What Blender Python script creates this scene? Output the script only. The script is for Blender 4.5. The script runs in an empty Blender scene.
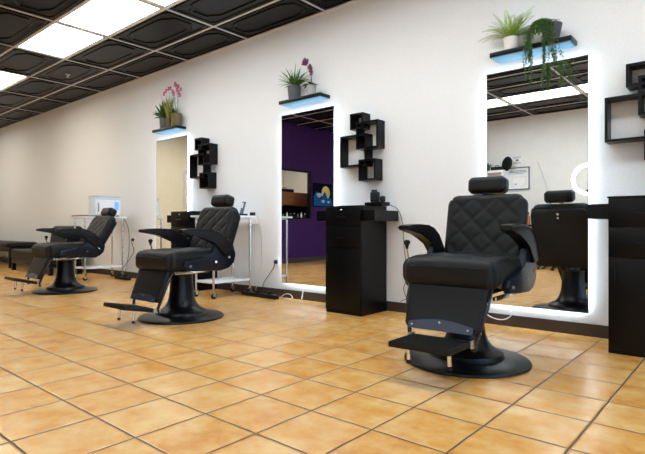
import bpy, bmesh, math, random
from mathutils import Vector, Matrix
random.seed(7)
S = bpy.context.scene
C = S.collection
PI = math.pi
WY = 4.07      # mirrored wall
H = 3.07       # ceiling
XL, XR, YO = -14.6, 2.7, -2.58
PX = -7.75     # purple partition face

# ---------------------------------------------------------------- materials
def mat(name, col, rough=.5, metal=0., spec=None, emit=None, es=0., coat=0., bump=None):
    m = bpy.data.materials.new(name); m.use_nodes = True
    nt = m.node_tree; b = nt.nodes['Principled BSDF']
    b.inputs['Base Color'].default_value = (*col, 1)
    b.inputs['Roughness'].default_value = rough
    b.inputs['Metallic'].default_value = metal
    if spec is not None: b.inputs['Specular IOR Level'].default_value = spec
    if coat: b.inputs['Coat Weight'].default_value = coat
    if emit:
        b.inputs['Emission Color'].default_value = (*emit, 1)
        b.inputs['Emission Strength'].default_value = es
    # slight procedural tone and surface variation
    tc = nt.nodes.new('ShaderNodeTexCoord')
    if not emit:
        n = nt.nodes.new('ShaderNodeTexNoise'); n.inputs['Scale'].default_value = (bump[0] if bump else 12)
        n.inputs['Detail'].default_value = 4
        nt.links.new(tc.outputs['Object'], n.inputs['Vector'])
        mx = nt.nodes.new('ShaderNodeMix'); mx.data_type = 'RGBA'
        mx.inputs['A'].default_value = (*[c*.93 for c in col], 1)
        mx.inputs['B'].default_value = (*[min(1, c*1.07) for c in col], 1)
        nt.links.new(n.outputs['Fac'], mx.inputs['Factor'])
        nt.links.new(mx.outputs['Result'], b.inputs['Base Color'])
        if bump:
            bp = nt.nodes.new('ShaderNodeBump'); bp.inputs['Strength'].default_value = bump[1]
            bp.inputs['Distance'].default_value = .002
            nt.links.new(n.outputs['Fac'], bp.inputs['Height'])
            nt.links.new(bp.outputs['Normal'], b.inputs['Normal'])
    return m

M = dict(
    wall=mat('wall_paint', (.80, .80, .80), .75, bump=(90, .15)),
    wall_cream=mat('cream_paint', (.74, .75, .73), .7, bump=(90, .15)),
    wall_yellow=mat('pale_yellow_paint', (.84, .80, .63), .7, bump=(90, .15)),
    purple=mat('purple_paint', (.044, .011, .10), .6, spec=.2, bump=(90, .15)),
    base=mat('baseboard_vinyl', (.045, .028, .022), .5),
    tbar=mat('tbar_metal', (.68, .68, .68), .45),
    black=mat('black_laminate', (.002, .002, .0026), .30, spec=.2, bump=(60, .1)),
    blackm=mat('black_enamel', (.006, .007, .011), .22, .0, coat=.3),
    leather=mat('black_leather', (.0062, .0060, .0064), .50, spec=.28, bump=(220, .35)),
    leather2=mat('black_leather_gloss', (.0035, .0035, .0038), .38, spec=.3, bump=(200, .2)),
    rubber=mat('black_rubber', (.006, .006, .006), .55, spec=.3),
    iron=mat('painted_iron', (.0035, .004, .005), .30, spec=.3, bump=(140, .3)),
    bluem=mat('blued_steel', (.005, .009, .020), .28, .0, spec=.3),
    kick=mat('navy_enamel', (.018, .030, .062), .35),
    chrome=mat('chrome', (.75, .74, .73), .15, 1.),
    alu=mat('brushed_steel', (.62, .61, .60), .3, .9),
    white=mat('white_plastic', (.82, .84, .86), .35),
    applwhite=mat('appliance_white', (.62, .68, .73), .35),
    whiteglass=mat('white_glass_top', (.80, .86, .92), .15),
    mirror=mat('silvered_mirror', (.93, .95, .95), .0, 1.),
    edge=mat('mirror_edge', (.02, .03, .03), .3),
    potwhite=mat('white_ceramic', (.80, .76, .72), .4),
    potdark=mat('dark_grey_pot', (.05, .05, .052), .5),
    potgrey=mat('grey_pot', (.07, .07, .072), .6),
    potlight=mat('light_concrete_pot', (.36, .36, .35), .7),
    potolive=mat('olive_glass_pot', (.14, .10, .03), .25),
    soil=mat('potting_soil', (.03, .02, .012), .9),
    green=mat('fresh_green_leaf', (.28, .45, .04), .5),
    dgreen=mat('dark_green_leaf', (.025, .085, .012), .5),
    mgreen=mat('mid_green_leaf', (.06, .17, .02), .45),
    tgreen=mat('trailing_green_leaf', (.07, .21, .045), .5),
    ygreen=mat('yellow_green_grass', (.20, .22, .04), .5),
    stem=mat('brown_stem', (.09, .05, .02), .6),
    pink=mat('pink_petal', (.55, .14, .24), .5),
    plum=mat('plum_petal', (.22, .035, .11), .5),
    wood=mat('brown_wood_veneer', (.30, .115, .025), .45),
    led=mat('cool_led_strip', (.8, .9, 1), .5, emit=(.72, .88, 1.0), es=16),
    ledblue=mat('blue_led_panel', (.06, .17, .28), .5, emit=(.22, .50, .68), es=.40),
    panel=mat('light_diffuser', (.9, .9, .9), .5, emit=(.90, .965, 1.0), es=11.3),
    panelwarm=mat('warm_light_diffuser', (.9, .9, .9), .5, emit=(1.0, .94, .82), es=15.5),
    ring=mat('ring_lamp_tube', (.9, .9, .9), .5, emit=(1, .98, .95), es=7),
    screen=mat('blue_display', (.1, .3, .6), .3, emit=(.12, .35, .75), es=.9),
    orange=mat('orange_liquid', (.7, .22, .03), .3),
    paper=mat('paper', (.80, .82, .84), .7),
    ink=mat('grey_ink', (.12, .14, .2), .7),
    gold=mat('gold_seal', (.55, .45, .2), .5),
    navy=mat('painting_navy', (.004, .006, .016), .9, spec=.05),
    moon=mat('painting_yellow', (.75, .60, .22), .9, spec=.1),
    wave=mat('painting_blue', (.01, .10, .30), .9, spec=.1),
    foam=mat('painting_pale', (.35, .52, .62), .9, spec=.1),
)

def nodes_floor():
    m = bpy.data.materials.new('terracotta_tiles'); m.use_nodes = True
    nt = m.node_tree; N = nt.nodes; L = nt.links; b = N['Principled BSDF']
    g = N.new('ShaderNodeNewGeometry'); sp = N.new('ShaderNodeSeparateXYZ'); L.new(g.outputs['Position'], sp.inputs[0])
    def ma(op, a, bb=None, c=None):
        n = N.new('ShaderNodeMath'); n.operation = op
        for i, v in enumerate((a, bb, c)):
            if v is None: continue
            if isinstance(v, (int, float)): n.inputs[i].default_value = v
            else: L.new(v, n.inputs[i])
        return n.outputs[0]
    P = .3222
    # slight waviness of the grout
    nz = N.new('ShaderNodeTexNoise'); nz.inputs['Scale'].default_value = 9; L.new(g.outputs['Position'], nz.inputs['Vector'])
    wob = ma('MULTIPLY', ma('SUBTRACT', nz.outputs['Fac'], .5), .006)
    PXX = .319
    u = ma('DIVIDE', ma('ADD', ma('ADD', sp.outputs[0], .509 + PXX*60), wob), PXX)
    v = ma('DIVIDE', ma('ADD', ma('ADD', sp.outputs[1], -.997 + P*60), wob), P)
    def edge(w):
        f = ma('FRACT', w); return ma('MULTIPLY', ma('MINIMUM', f, ma('SUBTRACT', 1, f)), P)
    d = ma('MINIMUM', edge(u), edge(v))          # metres to nearest grout centre
    mr = N.new('ShaderNodeMapRange'); mr.interpolation_type = 'SMOOTHSTEP'
    mr.inputs['From Min'].default_value = .0028; mr.inputs['From Max'].default_value = .0066
    L.new(d, mr.inputs['Value'])
    cell = N.new('ShaderNodeCombineXYZ'); L.new(ma('FLOOR', u), cell.inputs[0]); L.new(ma('FLOOR', v), cell.inputs[1])
    wn = N.new('ShaderNodeTexWhiteNoise'); wn.noise_dimensions = '3D'; L.new(cell.outputs[0], wn.inputs['Vector'])
    # cloudy mottling, different in every tile
    off = N.new('ShaderNodeVectorMath'); off.operation = 'MULTIPLY_ADD'
    L.new(wn.outputs['Color'], off.inputs[0]); off.inputs[1].default_value = (7, 7, 7); L.new(g.outputs['Position'], off.inputs[2])
    n1 = N.new('ShaderNodeTexNoise'); n1.inputs['Scale'].default_value = 8; n1.inputs['Detail'].default_value = 4; n1.inputs['Roughness'].default_value = .6
    L.new(off.outputs[0], n1.inputs['Vector'])
    fac = ma('ADD', ma('MULTIPLY', n1.outputs['Fac'], 1.25), ma('MULTIPLY', wn.outputs['Value'], .17))
    cr = N.new('ShaderNodeValToRGB'); L.new(ma('SUBTRACT', fac, .09), cr.inputs[0])
    e = cr.color_ramp.elements
    e[0].position = .30; e[0].color = (.62, .24, .035, 1)
    e[1].position = .86; e[1].color = (.83, .53, .21, 1)
    k = cr.color_ramp.elements.new(.52); k.color = (.74, .365, .082, 1)
    # a rim that is slightly darker from the mould
    mx = N.new('ShaderNodeMix'); mx.data_type = 'RGBA'; mx.inputs['A'].default_value = (.10, .055, .03, 1)
    L.new(mr.outputs[0], mx.inputs['Factor']); L.new(cr.outputs[0], mx.inputs['B'])
    L.new(mx.outputs['Result'], b.inputs['Base Color'])
    rr = N.new('ShaderNodeMapRange'); L.new(mr.outputs[0], rr.inputs['Value']); rr.inputs['To Min'].default_value = .8; rr.inputs['To Max'].default_value = .25
    L.new(rr.outputs[0], b.inputs['Roughness']); b.inputs['Specular IOR Level'].default_value = .75
    mh = N.new('ShaderNodeMapRange'); mh.interpolation_type = 'SMOOTHSTEP'; mh.inputs['From Min'].default_value = .002; mh.inputs['From Max'].default_value = .012; L.new(d, mh.inputs['Value'])
    hh = ma('ADD', mh.outputs[0], ma('MULTIPLY', n1.outputs['Fac'], .5))
    bp = N.new('ShaderNodeBump'); bp.inputs['Strength'].default_value = .35; bp.inputs['Distance'].default_value = .004
    L.new(hh, bp.inputs['Height']); L.new(bp.outputs['Normal'], b.inputs['Normal'])
    return m
M['floor'] = nodes_floor()

def nodes_ceiling():
    m = mat('black_ceiling_tile', (.0022, .0023, .0028), .32, spec=.11, bump=(5, .25))
    return m
M['ctile'] = nodes_ceiling()

def glass_mat():
    m = bpy.data.materials.new('window_glass'); m.use_nodes = True
    nt = m.node_tree; nt.nodes.clear()
    o = nt.nodes.new('ShaderNodeOutputMaterial'); mx = nt.nodes.new('ShaderNodeMixShader')
    t = nt.nodes.new('ShaderNodeBsdfTransparent'); g = nt.nodes.new('ShaderNodeBsdfGlossy'); g.inputs['Roughness'].default_value = .02
    f = nt.nodes.new('ShaderNodeFresnel'); f.inputs['IOR'].default_value = 1.45
    nt.links.new(f.outputs[0], mx.inputs[0]); nt.links.new(t.outputs[0], mx.inputs[1]); nt.links.new(g.outputs[0], mx.inputs[2])
    nt.links.new(mx.outputs[0], o.inputs[0])
    return m
M['glass'] = glass_mat()

# ---------------------------------------------------------------- mesh helpers
class MB:
    def __init__(s): s.bm = bmesh.new()
    def box(s, x0, x1, y0, y1, z0, z1, bev=0, seg=2, mtx=None):
        r = bmesh.ops.create_cube(s.bm, size=1)
        vs = r['verts']
        m = Matrix.Translation(((x0+x1)/2, (y0+y1)/2, (z0+z1)/2)) @ Matrix.Diagonal((abs(x1-x0), abs(y1-y0), abs(z1-z0), 1))
        bmesh.ops.transform(s.bm, matrix=m, verts=vs)
        if bev:
            es = list({e for v in vs for e in v.link_edges})
            rr = bmesh.ops.bevel(s.bm, geom=es, offset=bev, segments=seg, affect='EDGES', profile=.6)
            vs = list({v for f in rr['faces'] for v in f.verts} | {v for v in vs if v.is_valid})
        if mtx is not None: bmesh.ops.transform(s.bm, matrix=mtx, verts=[v for v in vs if v.is_valid])
        return s
    def tube(s, pts, r, n=10, cap=True):
        pts = [Vector(p) for p in pts]
        rs = r if isinstance(r, (list, tuple)) else [r]*len(pts)
        rings = []; up = None
        for i, p in enumerate(pts):
            d = (pts[min(i+1, len(pts)-1)] - pts[max(i-1, 0)]).normalized()
            if up is None: up = Vector((0, 0, 1)) if abs(d.z) < .9 else Vector((1, 0, 0))
            a = d.cross(up).normalized(); b = a.cross(d).normalized(); up = b
            rings.append([s.bm.verts.new(p + (a*math.cos(2*PI*k/n) + b*math.sin(2*PI*k/n))*rs[i]) for k in range(n)])
        for i in range(len(rings)-1):
            for k in range(n):
                s.bm.faces.new((rings[i][k], rings[i][(k+1) % n], rings[i+1][(k+1) % n], rings[i+1][k]))
        if cap:
            s.bm.faces.new(rings[0][::-1]); s.bm.faces.new(rings[-1])
        return s
    def lathe(s, prof, c=(0, 0, 0), n=32):
        rings = []
        for r, z in prof:
            if r < 1e-5: rings.append([s.bm.verts.new((c[0], c[1], c[2]+z))])
            else: rings.append([s.bm.verts.new((c[0]+r*math.cos(2*PI*k/n), c[1]+r*math.sin(2*PI*k/n), c[2]+z)) for k in range(n)])
        for a, b in zip(rings, rings[1:]):
            for k in range(n):
                k2 = (k+1) % n
                if len(a) == 1 and len(b) > 1: s.bm.faces.new((a[0], b[k], b[k2]))
                elif len(b) == 1 and len(a) > 1: s.bm.faces.new((a[k], a[k2], b[0]))
                elif len(a) > 1: s.bm.faces.new((a[k], a[k2], b[k2], b[k]))
        return s
    def prism(s, poly, x0, x1, bev=0, seg=2):
        """poly of (forward, z); extruded along x. forward is -y"""
        a = [s.bm.verts.new((x0, -p[0], p[1])) for p in poly]
        b = [s.bm.verts.new((x1, -p[0], p[1])) for p in poly]
        n = len(poly)
        fa = s.bm.faces.new(a); fb = s.bm.faces.new(b[::-1])
        for i in range(n): s.bm.faces.new((a[i], b[i], b[(i+1) % n], a[(i+1) % n]))
        if bev:
            es = list(fa.edges) + list(fb.edges)
            bmesh.ops.bevel(s.bm, geom=es, offset=bev, segments=seg, affect='EDGES', profile=.6)
        return s
    def ball(s, c, r, n=10, sc=(1, 1, 1)):
        m = Matrix.Translation(c) @ Matrix.Diagonal((*sc, 1))
        bmesh.ops.create_uvsphere(s.bm, u_segments=n, v_segments=max(5, n-2), radius=r, matrix=m)
        return s
    def pad(s, w, d, h, r, R=0, axes='xz', res=(36, 10, 36), quilt=None, mtx=None, shape=None):
        """soft box; quilt=(axis,sign,spacing,depth)"""
        bm = bmesh.new(); nx, ny, nz = res
        def grid(f, nu, nv):
            vs = [[bm.verts.new(f(-1+2*i/nu, -1+2*j/nv)) for j in range(nv+1)] for i in range(nu+1)]
            for i in range(nu):
                for j in range(nv): bm.faces.new((vs[i][j], vs[i+1][j], vs[i+1][j+1], vs[i][j+1]))
        for q in (-1, 1):
            grid(lambda u, v: (u, q, v), nx, nz); grid(lambda u, v: (u, v, q), nx, ny); grid(lambda u, v: (q, u, v), ny, nz)
        bmesh.ops.remove_doubles(bm, verts=bm.verts, dist=1e-5)
        hf = Vector((w/2, d/2, h/2))
        for v in bm.verts:
            p = Vector((v.co.x*hf.x, v.co.y*hf.y, v.co.z*hf.z))
            inn = Vector([max(-(hf[i]-r), min(hf[i]-r, p[i])) for i in range(3)])
            q = p - inn
            if q.length > 1e-9: p = inn + q.normalized()*r*min(1, max(abs(q.x), abs(q.y), abs(q.z))/r)
            nrm = q.normalized() if q.length > 1e-9 else Vector((0, 0, 0))
            if R:
                i, j = ('xyz'.index(axes[0]), 'xyz'.index(axes[1]))
                a, b = abs(p[i])-(hf[i]-R), abs(p[j])-(hf[j]-R)
                if a > 0 and b > 0:
                    mm = max(a, b)/math.hypot(a, b)
                    p[i] = math.copysign(hf[i]-R+a*mm, p[i]); p[j] = math.copysign(hf[j]-R+b*mm, p[j])
            if quilt:
                ax, sg, sp, dp = quilt
                k = nrm[ax]*sg
                if k > .3:
                    o = [t for t in range(3) if t != ax]
                    dmin = 1
                    for t in ((p[o[0]]+p[o[1]]), (p[o[0]]-p[o[1]])):
                        f = (t/sp) % 1; dmin = min(dmin, min(f, 1-f)*sp/1.414)
                    edge = min(hf[o[0]]-abs(p[o[0]]), hf[o[1]]-abs(p[o[1]]))
                    fade = max(0, min(1, (edge-.02)/.03))
                    p[ax] += sg*fade*(-dp*math.exp(-(dmin/.009)**2) + dp*.5*min(1, dmin/.035))
            if shape: p = shape(p)
            v.co = p
        if mtx is not None: bmesh.ops.transform(bm, matrix=mtx, verts=bm.verts)
        me = bpy.data.meshes.new('tmp'); bm.to_mesh(me); bm.free(); s.bm.from_mesh(me); bpy.data.meshes.remove(me)
        return s
    def blade(s, p, d, L, w, droop=.5, n=6, fold=.15, twist=0):
        """curved leaf"""
        p = Vector(p); d = Vector(d).normalized()
        side = d.cross(Vector((0, 0, 1)))
        if side.length < .05: side = Vector((1, 0, 0))
        side.normalize(); rows = []
        for i in range(n+1):
            t = i/n
            ww = w*math.sin(PI*min(1, .12+t*.88))**.8*.5 if i < n else 0.0004
            upn = side.cross(d).normalized()
            sd = (side*math.cos(twist*t) + upn*math.sin(twist*t))
            rows.append((s.bm.verts.new(p-sd*ww+upn*ww*fold), s.bm.verts.new(p-upn*ww*fold), s.bm.verts.new(p+sd*ww+upn*ww*fold)))
            d = (d + Vector((0, 0, -droop/n))).normalized()
            p = p + d*(L/n)
        for a, b in zip(rows, rows[1:]):
            s.bm.faces.new((a[0], a[1], b[1], b[0])); s.bm.faces.new((a[1], a[2], b[2], b[1]))
        return p
    def build(s, name, m, parent=None, smooth=40, loc=None):
        if parent is not None and parent.location.z > 2.1 and parent.location.y > 3.8 and parent.get('category') == 'potted plant':
            lim = WY - .006 - parent.location.y
            for v in s.bm.verts:
                if v.co.y > lim: v.co.y = lim - random.uniform(0, .004)
        me = bpy.data.meshes.new(name)
        bmesh.ops.recalc_face_normals(s.bm, faces=s.bm.faces)
        s.bm.to_mesh(me); s.bm.free()
        me.materials.append(m)
        if smooth:
            for p in me.polygons: p.use_smooth = True
            me.set_sharp_from_angle(angle=math.radians(smooth))
        o = bpy.data.objects.new(name, me); C.objects.link(o)
        if parent: o.parent = parent
        if loc: o.location = loc
        return o

def tag(o, label=None, cat=None, group=None, kind=None):
    if label: o['label'] = label
    if cat: o['category'] = cat
    if group: o['group'] = group
    if kind: o['kind'] = kind
    return o
def empty(name, loc, label, cat, group=None, rz=0):
    o = bpy.data.objects.new(name, None); C.objects.link(o); o.empty_display_size = .1
    o.location = loc; o.rotation_euler.z = rz
    return tag(o, label, cat, group)
def children(o): return [c for c in C.objects if c.parent == o]
def copy_tree(o, parent=None):
    c = o.copy(); C.objects.link(c); c.parent = parent
    for ch in children(o): copy_tree(ch, c)
    return c
def struct(name, mb, m, smooth=0): return tag(mb.build(name, m, smooth=smooth), kind='structure')

# ---------------------------------------------------------------- room shell
T = .15
struct('floor', MB().box(XL-T, XR+T, YO-T, WY+T, -.12, 0), M['floor'])
struct('wall_back', MB().box(XL-T, XR+T, WY, WY+T, 0, H+.2), M['wall'])
struct('wall_front', MB().box(XL-T, XR+T, YO-T, YO, 0, H+.2), M['wall_cream'])
struct('wall_left', MB().box(XL-T, XL, YO, WY, 0, H+.2), M['wall_cream'])
# storefront wall with three big windows
mb = MB(); wins = [(-2.3, -.45), (-.25, 1.6), (1.8, 3.75)]
mb.box(XR, XR+T, YO, WY, 0, .35); mb.box(XR, XR+T, YO, WY, 2.75, H+.2)
ys = [YO] + [v for w in wins for v in w] + [WY]
for i in range(0, len(ys), 2): mb.box(XR, XR+T, ys[i], ys[i+1], .35, 2.75)
struct('wall_right', mb, M['wall'])
for i, (a, b) in enumerate(wins):
    w = empty('window_%d' % (i+1), (XR+.07, (a+b)/2, .35), None, None); tag(w, kind='structure')
    hw = (b-a)/2; f = MB()
    f.box(-.03, .03, -hw, -hw+.05, 0, 2.4).box(-.03, .03, hw-.05, hw, 0, 2.4).box(-.03, .03, -hw+.05, hw-.05, 0, .05).box(-.03, .03, -hw+.05, hw-.05, 2.35, 2.4)
    f.build('window_frame', M['alu'], w, smooth=0)
    MB().box(-.004, .004, -hw+.05, hw-.05, .05, 2.35).build('pane', M['glass'], w, smooth=0)
struct('baseboard_back', MB().box(XL, XR, WY-.012, WY, 0, .09), M['base'])
struct('baseboard_front', MB().box(XL, XR, YO, YO+.012, 0, .09), M['base'])
struct('baseboard_left', MB().box(XL, XL+.012, YO+.012, WY-.012, 0, .09), M['base'])

# cream cross wall further back with a door, closing the back room
struct('wall_cross', MB().box(-10.72, -10.6, YO, 2.5, 0, H), M['wall_yellow'])
struct('baseboard_cross', MB().box(-10.6, -10.588, YO+.012, -.10, 0, .09).box(-10.6, -10.588, .90, 2.5, 0, .09), M['base'])
dd = empty('door_1', (-10.6, .40, 0), None, None); tag(dd, kind='structure')
MB().box(0, .025, -.5, -.44, 0, 2.16).box(0, .025, .44, .5, 0, 2.16).box(0, .025, -.44, .44, 2.10, 2.16).build('door_frame', M['tbar'], dd, smooth=0)
MB().box(0, .012, -.44, .44, .01, 2.10).build('door_leaf', M['wall_yellow'], dd, smooth=0)
# purple partition with a framed opening
OY0, OY1, OZ0, OZ1 = -.55, .62, .99, 2.03
mb = MB(); PE = .95
mb.box(PX-.05, PX, YO, OY0, 0, H).box(PX-.05, PX, OY1, PE, 0, H).box(PX-.05, PX, OY0, OY1, 0, OZ0).box(PX-.05, PX, OY0, OY1, OZ1, H)
struct('wall_partition', mb, M['purple'])
struct('baseboard_partition', MB().box(PX, PX+.012, YO+.012, PE, 0, .10), M['base'])
mb = MB(); a, b = OY0, OY1
mb.box(PX-.06, PX+.02, a-.035, a+.01, OZ0-.03, OZ1+.03).box(PX-.06, PX+.02, b-.01, b+.035, OZ0-.03, OZ1+.03)
mb.box(PX-.06, PX+.02, a+.01, b-.01, OZ1-.01, OZ1+.03).box(PX-.06, PX+.03, a+.01, b-.01, OZ0-.03, OZ0+.01)
struct('trim_3', mb, M['black'])

# ceiling of embossed black tiles, 2x4 ft, in a metal grid
GX0, PXT, GY0, PYT = -3.44, 1.2245, 3.555, .6165
xs = [GX0 + PXT*k for k in range(-10, 7)]; xs = [x for x in xs if XL < x < XR]; xs = [XL]+xs+[XR]
ysg = [GY0 - PYT*k for k in range(0, 12)]; ysg = [y for y in ysg if YO < y < WY]; ysg = sorted([YO]+ysg+[WY])
LIGHTS = set()
def is_light(cx, cy):
    rowA = 2.32 < cy < 2.94
    rowB = -1.37 < cy < -.757
    if 1.08 < cy < 1.71: return -9.56 < cx < -8.34 or -13.24 < cx < -12.01  # unseen panels, added only to brighten the far left walls
    if rowA: return (-9.56 < cx < -8.34) or (-7.11 < cx < 1.5) or (-13.24 < cx < -12.01)
    if rowB: return -4.66 < cx < 1.5 or -9.56 < cx < -8.34  # the far cell is an unseen panel added to light the back room
    return False
bm = bmesh.new()
def ring(cx, cy, hx, hy, z, ch, n=None):
    """octagon-ish outline with stepped ends"""
    P = []
    for sx, sy in ((1, 1), (-1, 1), (-1, -1), (1, -1)):
        pts = [(hx, hy-ch*.8), (hx-ch*.45, hy-ch*.62), (hx-ch*1.1, hy-ch*.18), (hx-ch*1.9, hy)]
        if sx*sy < 0: pts = pts[::-1]
        P += [(cx+sx*a, cy+sy*b) for a, b in pts]
    return [bm.verts.new((a, b, z)) for a, b in P]
for i in range(len(xs)-1):
    for j in range(len(ysg)-1):
        x0, x1, y0, y1 = xs[i], xs[i+1], ysg[j], ysg[j+1]
        cx, cy, hx, hy = (x0+x1)/2, (y0+y1)/2, (x1-x0)/2, (y1-y0)/2
        if is_light(cx, cy):
            LIGHTS.add((round(x0, 4), round(x1, 4), round(y0, 4), round(y1, 4)))
            vs = [bm.verts.new(p) for p in ((x0, y0, H+.08), (x1, y0, H+.08), (x1, y1, H+.08), (x0, y1, H+.08))]
            bm.faces.new(vs); continue
        # full tiles keep the pattern, border tiles are cut smaller
        sx, sy = hx, hy
        prof = [(1, H), (.90, H), (.86, H-.011), (.82, H-.011), (.79, H), (.66, H+.004), (.62, H-.009), (.57, H-.009), (.54, H+.004)]
        ch = .13*min(1, hy/.3)
        prev = None
        for k, (f, z) in enumerate(prof):
            if k == 0:
                # dense rectangle with the same vertex order as the rings
                q = []
                for a_, b_ in ((1, 1), (-1, 1), (-1, -1), (1, -1)):
                    pts = [(hx, hy*.55), (hx, hy*.9), (hx, hy), (hx*.6, hy)]
                    if a_*b_ < 0: pts = pts[::-1]
                    q += [(cx+a_*u, cy+b_*v) for u, v in pts]
                cur = [bm.verts.new((u, v, z)) for u, v in q]
            else:
                cur = ring(cx, cy, hx-(1-f)*min(hx, hy)*1.25, hy-(1-f)*min(hx, hy), z, ch*(.35 if f > .78 else 1.0)*(.5+.5*f))
            if prev:
                n = len(cur)
                for t in range(n): bm.faces.new((prev[t], prev[(t+1) % n], cur[(t+1) % n], cur[t]))
            prev = cur
        bm.faces.new(prev)
mb = MB(); mb.bm.free(); mb.bm = bm
ce = struct('ceiling', mb, M['ctile'])
struct('trim_4', MB().box(XL-T, XR+T, YO-T, WY+T, H+.2, H+.3), M['black'])   # slab above the tiles
mb = MB()
for x in xs[1:-1]: mb.box(x-.012, x+.012, YO, WY, H-.008, H-.002)
for y in ysg[1:-1]: mb.box(XL, XR, y-.012, y+.012, H-.0105, H-.0025)
mb.box(XL, XR, WY-.02, WY, H-.013, H-.003).box(XL, XR, YO, YO+.02, H-.013, H-.003)
struct('trim_1', mb, M['tbar'])

# lights in the grid
first = None
ll = sorted(LIGHTS)
order = {}
for k, (x0, x1, y0, y1) in enumerate(ll):
    cx, cy = (x0+x1)/2, (y0+y1)/2
    if first is None:
        t = empty('ceiling_light', (cx, cy, H), '', 'ceiling light', 'ceiling light panels')
        hx, hy = (x1-x0)/2-.012, (y1-y0)/2-.012
        MB().box(-hx+.012, hx-.012, -hy+.012, hy-.012, -.001, .006).build('diffuser', M['panel'], t, smooth=0)
        q = .038; f = MB(); f.box(-hx, -hx+q, -hy, hy, -.004, .03).box(hx-q, hx, -hy, hy, -.004, .03).box(-hx+q, hx-q, -hy, -hy+q*.6, -.004, .03).box(-hx+q, hx-q, hy-q*.6, hy, -.004, .03)
        f.build('frame', M['tbar'], t, smooth=0); first = t
    else:
        t = copy_tree(first); t.location = (cx, cy, H)
    for d_ in children(t):
        if d_.name.startswith('diffuser'):
            if k == 0: cool = d_.data; warm = d_.data.copy(); warm.materials[0] = M['panelwarm']
            d_.data = warm if cx < -8 else cool
    if 0 < cy < 2: t['label'] = 'added warm fill panel in the ceiling over the far end aisle, out of view'; t['group'] = 'added far aisle fill panels'
    elif cy < 0 and cx < -8: t['label'] = 'added glowing fill panel, out of view, lighting the back room behind the purple wall'; t['group'] = 'added back room fill panel'
    elif cy < 0: t['label'] = 'glowing white ceiling panel in the row over the opposite side of the shop'; t['group'] = 'ceiling panels of the opposite row'
    elif cx < -10: t['label'] = 'glowing white ceiling panel at the far left end of the shop'; t['group'] = 'far ceiling panel'
    elif cx < -8: t['label'] = 'small lone lit ceiling panel at the left photo edge, apart from the long row'; del t['group']
    elif cx < -5.9: t['label'] = 'last lit ceiling panel of the long row, beside a black tile'; del t['group']
    elif cx < -4.7: t['label'] = 'lit ceiling panel second from the far end of the long row'; del t['group']
    elif cx < -3.5: t['label'] = 'nearest lit ceiling panel of the long row, cut by the photo top edge'; del t['group']
    else: t['label'] = 'glowing white ceiling panel above the frame over the nearest barber chair'; t['group'] = 'ceiling panels over the nearest chairs'

# sprinkler
t = empty('sprinkler_head', (-7.75, 3.25, H-.012), 'tiny metal sprinkler head under a black ceiling tile', 'sprinkler')
MB().lathe([(0, 0), (.035, 0), (.035, -.008), (.012, -.012), (.012, -.04), (0, -.04)], n=16).build('escutcheon', M['alu'], t)
MB().lathe([(0, -.04), (.02, -.042), (.02, -.045), (0, -.046)], n=12).build('deflector', M['alu'], t)

# ---------------------------------------------------------------- mirrors with led edge
MX = [-1.669, -4.045, -6.615]; MW = .750; MZ0, MZ1 = .174, 2.040
mnames = ['tall frameless backlit mirror behind the nearest barber chair', 'tall backlit mirror reflecting a purple wall', 'narrowest backlit mirror, reflecting only a cream wall, behind the middle barber chair']
def mirror():
    t = empty('wall_mirror', (0, WY, 0), mnames[0], 'mirror', 'backlit mirrors')
    MB().box(.0, MW, -.042, -.036, MZ0, MZ1).build('mirror_glass', M['mirror'], t, smooth=0)
    e = MB(); q = .003
    e.box(-q, 0, -.043, -.034, MZ0-q, MZ1+q).box(MW, MW+q, -.043, -.034, MZ0-q, MZ1+q).box(0, MW, -.043, -.034, MZ1, MZ1+q).box(0, MW, -.043, -.034, MZ0-q, MZ0)
    e.build('edge_trim', M['edge'], t, smooth=0)
    i = .035
    MB().box(i, MW-i, -.034, 0, MZ0+i, MZ1-i).build('backing', M['white'], t, smooth=0)
    s = MB(); j = i-.006
    s.box(j, i, -.030, -.006, MZ0+i, MZ1-i).box(MW-i, MW-j, -.030, -.006, MZ0+i, MZ1-i).box(j, MW-j, -.030, -.006, MZ1-i, MZ1-j).box(j, MW-j, -.030, -.006, MZ0+j, MZ0+i)
    s.build('light_strip', M['led'], t, smooth=0)
    return t
m0 = mirror(); ms = [m0, copy_tree(m0), copy_tree(m0)]
for o, x, l in zip(ms, MX, mnames): o.location.x = x; o['label'] = l

# ---------------------------------------------------------------- floating shelves
SX = [-1.60, -3.975, -6.545]
snames = ['black floating shelf over the nearest mirror, holding a fern', 'black floating shelf over the mirror showing purple', 'farthest black floating shelf, over the narrow cream mirror']
def shelf():
    t = empty('floating_shelf', (0, WY, 2.135), snames[0], 'shelf', 'floating plant shelves')
    MB().box(0, .60, -.16, 0, .003, .038, .002).build('plank', M['black'], t)
    MB().box(.012, .588, -.150, -.008, -.004, .003).build('light_panel', M['ledblue'], t, smooth=0)
    return t
s0 = shelf(); ss = [s0, copy_tree(s0), copy_tree(s0)]
for o, x, l in zip(ss, SX, snames): o.location.x = x; o['label'] = l

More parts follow.
